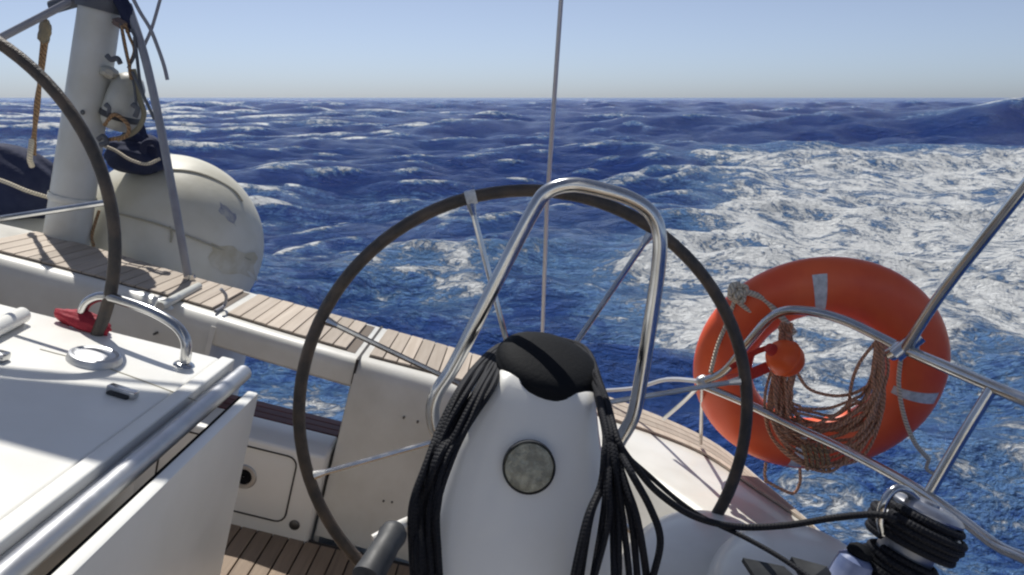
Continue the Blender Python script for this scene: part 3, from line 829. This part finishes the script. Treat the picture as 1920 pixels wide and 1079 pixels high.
for a0 in (113, 5, 279):
    mb = MB(); h = .088
    rows = []
    for i in range(7):
        a = RAD(a0) + h * (i / 6 * 2 - 1) * .68
        rows.append([buoy_pt(a, RAD(b), 1.012) for b in range(48, 146, 7)])
    mb.grid(rows); lb.part('tape_patch', mb, TAPE)
# grab rope in four hanging loops
knots = [135, 30, -60, 200]
def gl(pts, name='grab_rope', r=.006, m=CORDW):
    mb = MB(); mb.tube(smooth(pts, 8), r, 8); return lb.part(name, mb, m)
F = lambda px, py, dv=0: P(px, py, v=2.085 + dv)
gl([F(1385, 540), F(1365, 600, .02), F(1345, 650, .02), F(1332, 700)])
gl([F(1390, 545, -.01), F(1430, 560, -.01), F(1470, 600, -.03), F(1490, 625, -.03)], r=.008)
gl([F(1375, 560), F(1420, 590), F(1460, 575)], r=.006)
gl([F(1715, 575), F(1690, 598), F(1650, 608), F(1600, 600), F(1560, 590)])
gl([F(1690, 665, -.02), F(1685, 720, -.02), F(1695, 780, -.02), F(1715, 830, -.02), F(1742, 862)], r=.0062)
gl([F(1742, 862), F(1738, 880, .02), F(1756, 892, .02)], r=.005)
mb = MB()
for k in range(7):
    c = F(1382 + rr.uniform(-7, 8), 546 + rr.uniform(-10, 10), -.012); w0 = rr.uniform(0, 6); tl_ = rr.uniform(-.6, .6)
    mb.tube([c + Vector((  .014 * math.cos(w0 + i * .42), .007 * math.sin(w0 * 2 + i * .5), .013 * math.sin(w0 + i * .42 + tl_))) for i in range(13)], .0062, 8)
lb.part('knot', mb, CORDW)
mb = MB()
for k in range(4):
    c = F(1718 + rr.uniform(-5, 5), 572 + rr.uniform(-7, 7), -.01); w0 = rr.uniform(0, 6)
    mb.tube([c + Vector((.012 * math.cos(w0 + i * .42), .008 * math.sin(w0 * 2 + i * .5), .012 * math.sin(w0 + i * .42 + .5))) for i in range(13)], .0052, 8)
lb.part('knot', mb, CORDW)

# floating line, coiled through the ring
fl = Thing('floating_line', P(1540, 860, v=2.0), 'orange brown rescue line coiled in a thick hank inside the lifebuoy', 'rope')
r2 = random.Random(9)
for s in range(26):
    j = lambda a: r2.uniform(-a, a) * 1.35
    f = s / 25
    pts = [L(1478 + j(9) - 6 * f, 615 + j(8), 1.985 + j(.012)), L(1452 + 38 * f + j(7), 680 + j(8), 1.985 + j(.012)), L(1442 + 42 * f + j(8), 750 + j(8), 1.97 + j(.015)), L(1450 + 42 * f + j(7), 815 - 50 * f + j(9), 1.96 + j(.02)),
           L(1495 + 20 * f + j(9), 862 - 85 * f + j(9), 1.95 + j(.02)), L(1555 + j(9), 880 - 105 * f + j(8), 1.94 + j(.02)), L(1618 - 14 * f + j(8), 845 - 85 * f + j(9), 1.92 + j(.02)),
           L(1650 - 26 * f + j(6), 775 - 30 * f + j(9), 1.91 + j(.02)), L(1660 - 22 * f + j(5), 700 + j(9), 1.90 + j(.012)), L(1655 - 12 * f + j(4), 645 + j(4), 1.885 + j(.01)), L(1648, 632 + j(5), 1.92)]
    mb = MB(); mb.tube(smooth(pts, 6), .0038, 7); fl.part('strand', mb, CORDO)
for pts in ([L(1490, 690, 1.96), L(1515, 728, 1.95), L(1560, 742, 1.94), L(1600, 738, 1.93), L(1630, 722, 1.91)], [L(1643, 640, 1.88), L(1612, 680, 1.9), L(1597, 720, 1.92), L(1592, 770, 1.93), L(1600, 800, 1.93)],
            [L(1500, 880, 1.99), L(1500, 905, 2.0), L(1488, 925, 2.0), L(1465, 918, 2.0), L(1432, 900, 2.02)], [L(1436, 868, 2.0), L(1434, 890, 2.0), L(1438, 905, 2.0)]):
    mb = MB(); mb.tube(smooth(pts, 6), .0042, 7); fl.part('strand', mb, CORDO)
# lashing that gathers the hank
mb = MB()
for k in range(5):
    mb.tube(smooth([L(1505 + 10 * k, 835, 1.895), L(1512 + 10 * k, 858, 1.90), L(1514 + 10 * k, 880, 1.94)], 4), .0055, 7)
fl.part('lashing', mb, CORDT)
c = P(1472, 672, v=1.90)
ob = Thing('float', c, 'bright orange ball float tied to the rescue line within the lifebuoy', 'float')
mb = MB(); mb.lathe([(0, .046), (.016, .044), (.030, .036), (.040, .022), (.044, .004), (.0445, -.004), (.040, -.022), (.030, -.036), (.016, -.044), (0, -.046)], c, Vector((-.75, -.25, .25)), 32); ob.part('ball', mb, FLOAT)
mb = MB(); mb.lathe([(.0440, -.0045), (.0465, 0), (.0440, .0045)], c, Vector((-.75, -.25, .25)), 32); ob.part('seam', mb, FLOAT)
mb = MB(); mb.lathe([(0, .062), (.012, .060), (.015, .050), (.015, .040)], c, Vector((-.75, -.25, .25)), 16); ob.part('neck', mb, WEB)
st = Thing('webbing_strap', P(1400, 700, v=1.95), 'red webbing strap looped between the rail and the orange float', 'strap')
def ribbon(pts, wid, nrm=Vector((0, -1, 0)), th=.0015):
    pts = smooth(pts, 6); rows = []
    for i, p in enumerate(pts):
        t_ = (pts[min(i + 1, len(pts) - 1)] - pts[max(i - 1, 0)]).normalized(); s_ = t_.cross(nrm).normalized() * wid / 2; n_ = nrm * th
        rows.append([p - s_ - n_, p + s_ - n_, p + s_ + n_, p - s_ + n_])
    mb = MB(); mb.grid(rows, closed=True, cap=True); return mb
st.part('band', ribbon([L(1365, 712, 1.98), L(1400, 705, 1.93), L(1440, 688, 1.92)], .028), WEB)
st.part('band', ribbon([L(1370, 690, 1.97), L(1410, 664, 1.94), L(1445, 650, 1.92)], .014), WEB)
st.part('band', ribbon([L(1408, 668, 1.95), L(1404, 690, 1.94), L(1408, 705, 1.93)], .012), WEB)

# ------------------------------------------------------------------ backstay
foot = P(1004, 697, w=WD); topb = P(1052, 0, v=2.35); d_ = (topb - foot)
bs = Thing('backstay', foot, 'thin pale backstay wire rising from the stern behind the big wheel', 'rigging wire')
mb = MB(); mb.tube([foot + Vector((0, 0, .09)), foot + d_ * .5, foot + d_ * 2.2], .0068, 10); bs.part('wire', mb, WIRE)
mb = MB(); mb.tube([foot, foot + d_ * .05, foot + d_ * .09], [.012, .012, .008], 10); bs.part('turnbuckle', mb, STEEL)

# ------------------------------------------------------------------ high side quarter: post, strut, aerial, tackle
pb = P(125, 447, w=WD); pt = P(187, 20, v=pb.y); pd = pt - pb
ps = Thing('davit_post', pb, 'thick white davit post standing on the deck edge with dark clamp on top', 'post')
mb = MB(); mb.tube([pb - pd * .02, pb + pd * .3, pb + pd * .6, pb + pd * 1.02], [.080, .076, .073, .070], 32); ps.part('pole', mb, POSTM)
mb = MB(); mb.lathe([(.0815, 0), (.083, .004), (.083, .02), (.0815, .024)], pb + pd * .17, pd, 32); ps.part('collar', mb, POSTM)
mb = MB(); mb.tube([pb + pd * 1.0, pb + pd * 1.03, pb + pd * 1.3, pb + pd * 1.5], [.079, .083, .085, .08], 20); ps.part('clamp', mb, DARKG)
q = pb + pd * 1.09
mb = MB(); mb.tube(smooth([P(250, 60, v=q.y - .02), P(238, 25, v=q.y - .03), P(220, -10, v=q.y - .03)], 4), .026, 10); ps.part('strap', mb, NAVY)
mb = MB(); mb.tube(smooth([P(180, -8, v=q.y), P(130, 4, v=q.y), P(96, 14, v=q.y)], 4), [.024] * 8 + [.022], 12); ps.part('bracket', mb, DARKG)
mb = MB(); mb.tube([P(150, -6, v=q.y), P(0, 72, v=q.y - .1), P(-150, 150, v=q.y - .2)], .0135, 12); ps.part('cross_tube', mb, PAINTG)
mb = MB(); mb.lathe([(0, .004), (.007, .003), (.009, 0)], P(155, 211, v=pb.y - .074), (0, -1, 0), 12); ps.part('screw', mb, SCREWM)

sf = P(354, 528, w=WD)
sr = Thing('rail_strut', sf, 'slim grey strut leaning from the teak seat up to the davit post', 'strut')
pts = [sf, P(340, 450, v=sf.y - .02), P(322, 350, v=sf.y), P(293, 200, v=sf.y + .06), P(268, 95, v=sf.y + .1), P(240, 10, v=pb.y - .02)]
mb = MB(); mb.tube(smooth(pts, 6), .0145, 12); sr.part('tube', mb, PAINTG)
mb = MB(); a, b = P(372, 537, w=WD + .014), P(300, 575, w=WD + .014); dn = Vector((0, 0, 1))
mb.tube([a, b], .014, 10); sr.part('foot_bar', mb, POSTM)
mb = MB(); mb.lathe([(0, .02), (.018, .018), (.024, .006), (.034, 0)], P(304, 575, w=WD), n=20); sr.part('foot', mb, POSTM)
mb = MB(); mb.lathe([(0, .03), (.018, .028), (.02, .006), (.032, .003), (.034, 0)], sf, n=20); sr.part('socket', mb, STEEL)
# small bent hook on the teak
c = P(418, 575, w=WD + .01)
mb = MB(); mb.tube(smooth([P(404, 584, w=WD + .008), P(420, 574, w=WD + .012), P(424, 556, w=WD + .05), P(414, 542, w=WD + .075)], 5), .0055, 8)
solo('bent_hook', mb, PAINTG, c, 'small bent grey hook standing on the teak seat right of the grey strut', 'hook')
# aerial
mb = MB(); v_ = pb.y - .05
mb.tube(smooth([P(243, -15, v=v_), P(262, 22, v=v_), P(282, 55, v=v_), P(298, 95, v=v_), P(308, 125, v=v_), P(314, 150, v=v_)], 6), .0068, 8)
solo('hose_end', mb, PAINTG, P(243, -15, v=v_), 'dark curved cable end hanging free against the sky', 'cable')
mb = MB(); mb.tube(smooth([P(303, -10, v=v_ + .02), P(285, 52, v=v_ + .02), P(270, 88, v=v_ + .03), P(266, 110, v=v_ + .03)], 5), .006, 8)
solo('thin_stay', mb, PAINTG, P(303, -10, v=v_), 'thin grey stay crossing the curved cable end', 'rigging wire')

# tackle with the navy bag
tv = pb.y + .05
tk = Thing('tackle', P(85, 45, v=tv), 'tan rope tackle hanging from the cross tube beside the white post', 'tackle')
mb = MB(); mb.blob(P(84, 60, v=tv), (.022, .016, .048), sub=3, lump=.12, lf=5); tk.part('block', mb, mat('worn_block', (.22, .19, .13), .6, noise=(30, (.36, .28, .16), .8)))
for o in (-4, 3):
    mb = MB(); mb.tube(smooth([P(84 + o, 78, v=tv), P(77 + o * .6, 135, v=tv), P(69 - o * .6, 200, v=tv + .01), P(61 + o, 292, v=tv)], 6), .0075, 8); tk.part('fall', mb, CORDT)
mb = MB(); mb.tube(smooth([P(60, 262, v=tv), P(57, 285, v=tv - .02), P(56, 300, v=tv - .02), P(60, 312, v=tv)], 5), .010, 8); tk.part('shackle', mb, CORDW)
mb = MB(); mb.tube([P(84, 30, v=tv), P(84, 62, v=tv)], .008, 8); tk.part('becket', mb, CORDT)

c = P(35, 345, v=tv + .22)
mb = MB(); mb.blob(c, (.20, .12, .145), rot=Matrix.Rotation(RAD(14), 3, 'Y'), sub=5, lump=.055, lf=3.4, seed=2)
nb = Thing('navy_bag', c - Vector((0, 0, .14)), 'navy canvas bag hanging under the tan tackle', 'bag')
nb.part('sack', mb, NAVY)
mb = MB(); mb.tube(smooth([P(-60, 325, v=tv + .06), P(0, 338, v=tv + .06), P(50, 358, v=tv + .07), P(96, 372, v=tv + .12)], 5), .008, 8); nb.part('cord', mb, CORDW)

# the dinghy hung across the stern
e1 = P(250, 505, v=3.3); e0 = P(-420, 505, v=3.4); RD = .262
bc = P(322, 460, v=3.36); BR = Vector((.372, .36, .385))
dg = Thing('inflatable_dinghy', e0 + (e1 - e0) * .5 - Vector((0, 0, RD)), 'weathered cream inflatable dinghy with big rounded yellowed end hung behind the stern', 'dinghy')
Ln = (e1 - e0).length
prof = [(0, -RD * .9)] + [(RD * math.sin(RAD(k * 90 / 8)), -RD * .9 * math.cos(RAD(k * 90 / 8))) for k in range(1, 8)] + [(RD, 0), (RD, Ln * .5), (RD * .97, Ln - .12), (RD * .9, Ln)]
mb = MB(); mb.lathe(prof, e0, e1 - e0, 64)
RTB = Matrix.Rotation(RAD(12), 3, 'Y')
mb.blob(bc, BR, rot=RTB, sub=6, lump=.010, lf=2.4, seed=3)
dg.part('tube', mb, PVC)
def on(px, py, k=1.005):
    """the point of the rounded end that the line of sight meets"""
    d = ray(px, py); iv = RTB.transposed()
    q = iv @ bc; e = iv @ d
    q = Vector((q.x / BR.x, q.y / BR.y, q.z / BR.z)); e = Vector((e.x / BR.x, e.y / BR.y, e.z / BR.z))
    bb = e.dot(q); cc = q.dot(q) - k * k; disc = bb * bb - e.dot(e) * cc
    t = (bb - math.sqrt(max(disc, 0))) / e.dot(e); return d * t
for pl in (((318, 318), (360, 322), (400, 335), (438, 357), (455, 378)), ((212, 398), (250, 408), (300, 422), (340, 438), (400, 462), (470, 487)), ((320, 455), (322, 440), (318, 425))):
    mb = MB(); mb.tube(smooth([on(a, b, 1.012) for a, b in pl], 6), .0042, 6); dg.part('seam', mb, SEAM)
def patch(poly_rows, name, m):
    mb = MB(); mb.grid([[on(a, b) for a, b in r_] for r_ in poly_rows]); dg.part(name, mb, m)
patch([[(395 + 14 * i + 5 * math.sin(2.1 * j + i), 455 + 12 * j + 7 * i * .5 + 4 * math.sin(1.7 * i + j)) for i in range(7)] for j in range(6)][:5], 'stain_patch', STAIN)
patch([[(412 + 6 * i + 3 * math.sin(2.6 * j), 378 + 5 * i + 8 * j + 2 * math.sin(2.1 * i + j)) for i in range(6)] for j in range(4)], 'faded_mark', mat('faded_print', (.26, .27, .32), .6, noise=(30, (.5, .49, .44), 1)))
mb = MB(); mb.tube(smooth([P(186, 395, v=3.0), P(178, 420, v=2.99), P(172, 445, v=2.97), P(176, 462, v=2.95)], 5), .006, 8); dg.part('painter', mb, CORDT)

# navy cloth bundled on the dinghy
c = P(262, 292, v=3.14)
mb = MB(); mb.blob(c, (.115, .09, .075), rot=Matrix.Rotation(RAD(-8), 3, 'Y'), sub=5, lump=.12, lf=3.6, seed=8)
mb.blob(P(254, 262, v=3.12), (.045, .04, .06), sub=4, lump=.15, lf=4, seed=5)
mb.tube(smooth([P(268, 285, v=3.04), P(272, 270, v=3.03), P(288, 266, v=3.03), P(298, 278, v=3.03), P(300, 296, v=3.04)], 5), .013, 8)
nc = Thing('navy_cover', c - Vector((0, 0, .07)), 'folded navy cloth cover lying on top of the cream dinghy', 'cover')
nc.part('cloth', mb, NAVY)
mb = MB(); mb.tube(smooth([P(180, 268, v=3.02), P(215, 282, v=3.01), P(245, 300, v=3.0), P(275, 308, v=3.01), P(300, 298, v=3.02)], 6), .006, 8); nc.part('cord', mb, CORDW)

# the pale engine cowl lashed beside the post
ev = 2.98
c = P(232, 195, v=ev)
en = Thing('outboard_motor', P(232, 270, v=ev), 'small weathered pale outboard motor lashed with cords beside the white post', 'outboard motor')
mb = MB(); mb.lathe([(0, .115), (.02, .112), (.042, .098), (.055, .07), (.061, .02), (.064, -.03), (.060, -.07), (.045, -.095), (0, -.10)], c, Vector((.10, 0, 1)), 28, (1, 1.25)); en.part('cowl', mb, BUOYM)
mb = MB(); mb.lathe([(.0645, -.035), (.068, -.04), (.068, -.052), (.0645, -.057)], c, Vector((.10, 0, 1)), 28, (1, 1.25)); en.part('band', mb, RUBBER)
for pl in (((198, 196), (206, 204), (203, 216)), ((248, 196), (258, 205), (253, 220)), ((200, 104), (208, 112), (220, 110), (226, 120)), ((184, 262), (194, 256), (200, 268), (188, 272))):
    mb = MB(); mb.tube(smooth([P(a_, b_, v=ev - .075) for a_, b_ in pl], 6), .0095, 8); en.part('lashing', mb, DARKG)
mb = MB(); mb.tube(smooth([P(196, 235, v=ev - .06), P(215, 215, v=ev - .09), P(240, 235, v=ev - .09), P(236, 256, v=ev - .08), P(205, 262, v=ev - .06)], 6), .007, 8); en.part('carry_strap', mb, CORDT)
mb = MB(); mb.tube(smooth([P(250, 130, v=ev - .06), P(260, 180, v=ev - .06), P(270, 215, v=ev - .06), P(255, 245, v=ev - .06), P(220, 262, v=ev - .06)], 6), .0095, 8); en.part('carry_strap', mb, mat('khaki_strap', (.27, .25, .17), .8))
mb = MB(); mb.blob(P(205, 136, v=ev - .05), (.03, .03, .022), sub=3, lump=.1, lf=5); en.part('cap', mb, BUOYM)
# the cords it hangs from
hc = Thing('hanging_cords', P(222, 42, v=ev - .05), 'tangle of dark thin cords hanging from the post clamp', 'cord')
for k, pts in enumerate((((226, 45), (232, 80), (238, 108), (243, 128), (252, 165), (256, 205)), ((234, 45), (243, 70), (252, 95), (243, 125), (246, 150)), ((245, 55), (254, 75), (252, 105), (240, 128)), ((252, 70), (257, 110), (262, 150), (270, 185)), ((228, 48), (236, 90), (244, 128)), ((248, 135), (262, 165), (276, 195), (290, 225)))):
    mb = MB(); mb.tube(smooth([P(a, b, v=ev - .07 - .006 * k) for a, b in pts], 6), .0048 + .001 * (k % 2), 7); hc.part('cord', mb, (DARKG, CORDT, DARKG)[k % 3])
mb = MB(); mb.blob(P(228, 44, v=ev - .05), (.032, .022, .018), sub=3, lump=.16, lf=5, seed=3); hc.part('knot', mb, mat('old_knot', (.16, .12, .11), .8))

# unseen canvas sheet added overhead, shaped so its shade crosses table and coaming
ts = RBT @ to_sun
def over(u, v, w0=-.6, w1=1.0): k = (w1 - w0) / ts.z; return Vector((u + ts.x * k, v + ts.y * k, w1))
SHADE_PTS = [over(-1.15, 1.10), over(-.47, 1.385), over(.6, 1.86), over(1.6, 2.35), over(1.6, 1.12), over(.50, 1.12), over(.3, 1.26), over(0, 1.22), over(-.47, 1.06)]
mb = MB(); mb.prism([(p.x, p.y) for p in SHADE_PTS], 1.0, 1.004)
caster = Thing('shade_caster', SHADE_PTS[0], 'added wedge shaped canvas shade caster, unseen above the helm', 'awning')
caster.part('canvas', mb, CANV)
mb = MB(); mb.tube([SHADE_PTS[0] + Vector((-.05, 0, -.008)), SHADE_PTS[3] + Vector((.05, 0, -.008))], .008, 8); caster.part('boom_pole', mb, STEEL)

# ------------------------------------------------------------------ the yacht ahead of the helm: benches, coachroof, mast, boom and mainsail
for ua, ub in ((.42, .92), (-1.95, -1.55)):
    mb = MB(); mb.box(ua, ub, -1.9, .55, -1.37, -.98, .03, 3); bench = yacht.part('bench', mb, GEL)
    k = ua + .03
    while k + .05 < ub - .02:
        mb = MB(); mb.box(k + .002, k + .048, -1.85, .50, -.9795, -.968, .001, 1); yacht.part('plank', mb, TEAK, bench); k += .05
mb = MB(); mb.prism([(-2.35, -7.5), (1.25, -7.5), (.75, -9.5), (-.55, -11), (-1.85, -9.5)], -1.1, -.80); yacht.part('foredeck', mb, GEL)
mb = MB(); mb.prism([(-1.7, -2.2), (.6, -2.2), (.45, -6.3), (-.05, -7.6), (-1.05, -7.6), (-1.55, -6.3)], -.8, -.28, bev=.06, seg=3); yacht.part('coachroof', mb, GEL)
mb = MB(); mb.box(-1.95, .93, -7.5, -2.21, -1.1, -.82); yacht.part('foredeck', mb, GEL)
mb = MB(); mb.box(-1.95, .93, -2.24, -2.2, -1.4, -.83, .01, 2); yacht.part('bulkhead', mb, GELW)
rig = Thing('mast', (-.55, -6.4, -.28), 'aluminium mast with boom standing on the coachroof ahead of the helm', 'mast')
mb = MB(); mb.tube([(-.55, -6.4, -.28), (-.55, -6.4, 15)], .09, 16); rig.part('pole', mb, ALU)
mb = MB(); mb.tube([(-.55, -6.3, 1.1), (.35, -1.5, 1.15)], .07, 14); rig.part('boom', mb, ALU)
mb = MB(); rows = []
for i in range(17):
    h = i / 16; rows.append([])
    for j in range(13):
        t = j / 12 * (1 - h) ** .9
        p = Vector((-.55, -6.4, 1.25 + 13 * h)) + Vector((.9, 4.8, 0)) * t
        p.x += .55 * math.sin(math.pi * min(1, j / 12)) * (1 - h)
        rows[-1].append(p)
mb.grid(rows)
msl = Thing('mainsail', (-.55, -6.4, 1.25), 'white mainsail set above the boom ahead of the helm', 'sail')
msl.part('cloth', mb, mat('sailcloth', (.78, .77, .72), .7))

for k in (3, 4):
    mb = MB(); mb.tube([SHADE_PTS[k], SHADE_PTS[k] * .5 + Vector((.35, -1.45, 1.12)) * .5, Vector((.35, -1.45, 1.12))], .004, 6); caster.part('guy_line', mb, CORDW)
mb = MB(); mb.tube([SHADE_PTS[0] + Vector((-.02, 0, 0)), Vector((SHADE_PTS[0].x - .02, SHADE_PTS[0].y, .1)), Vector((SHADE_PTS[0].x - .02, SHADE_PTS[0].y, WD))], .014, 10); caster.part('support_pole', mb, STEEL)
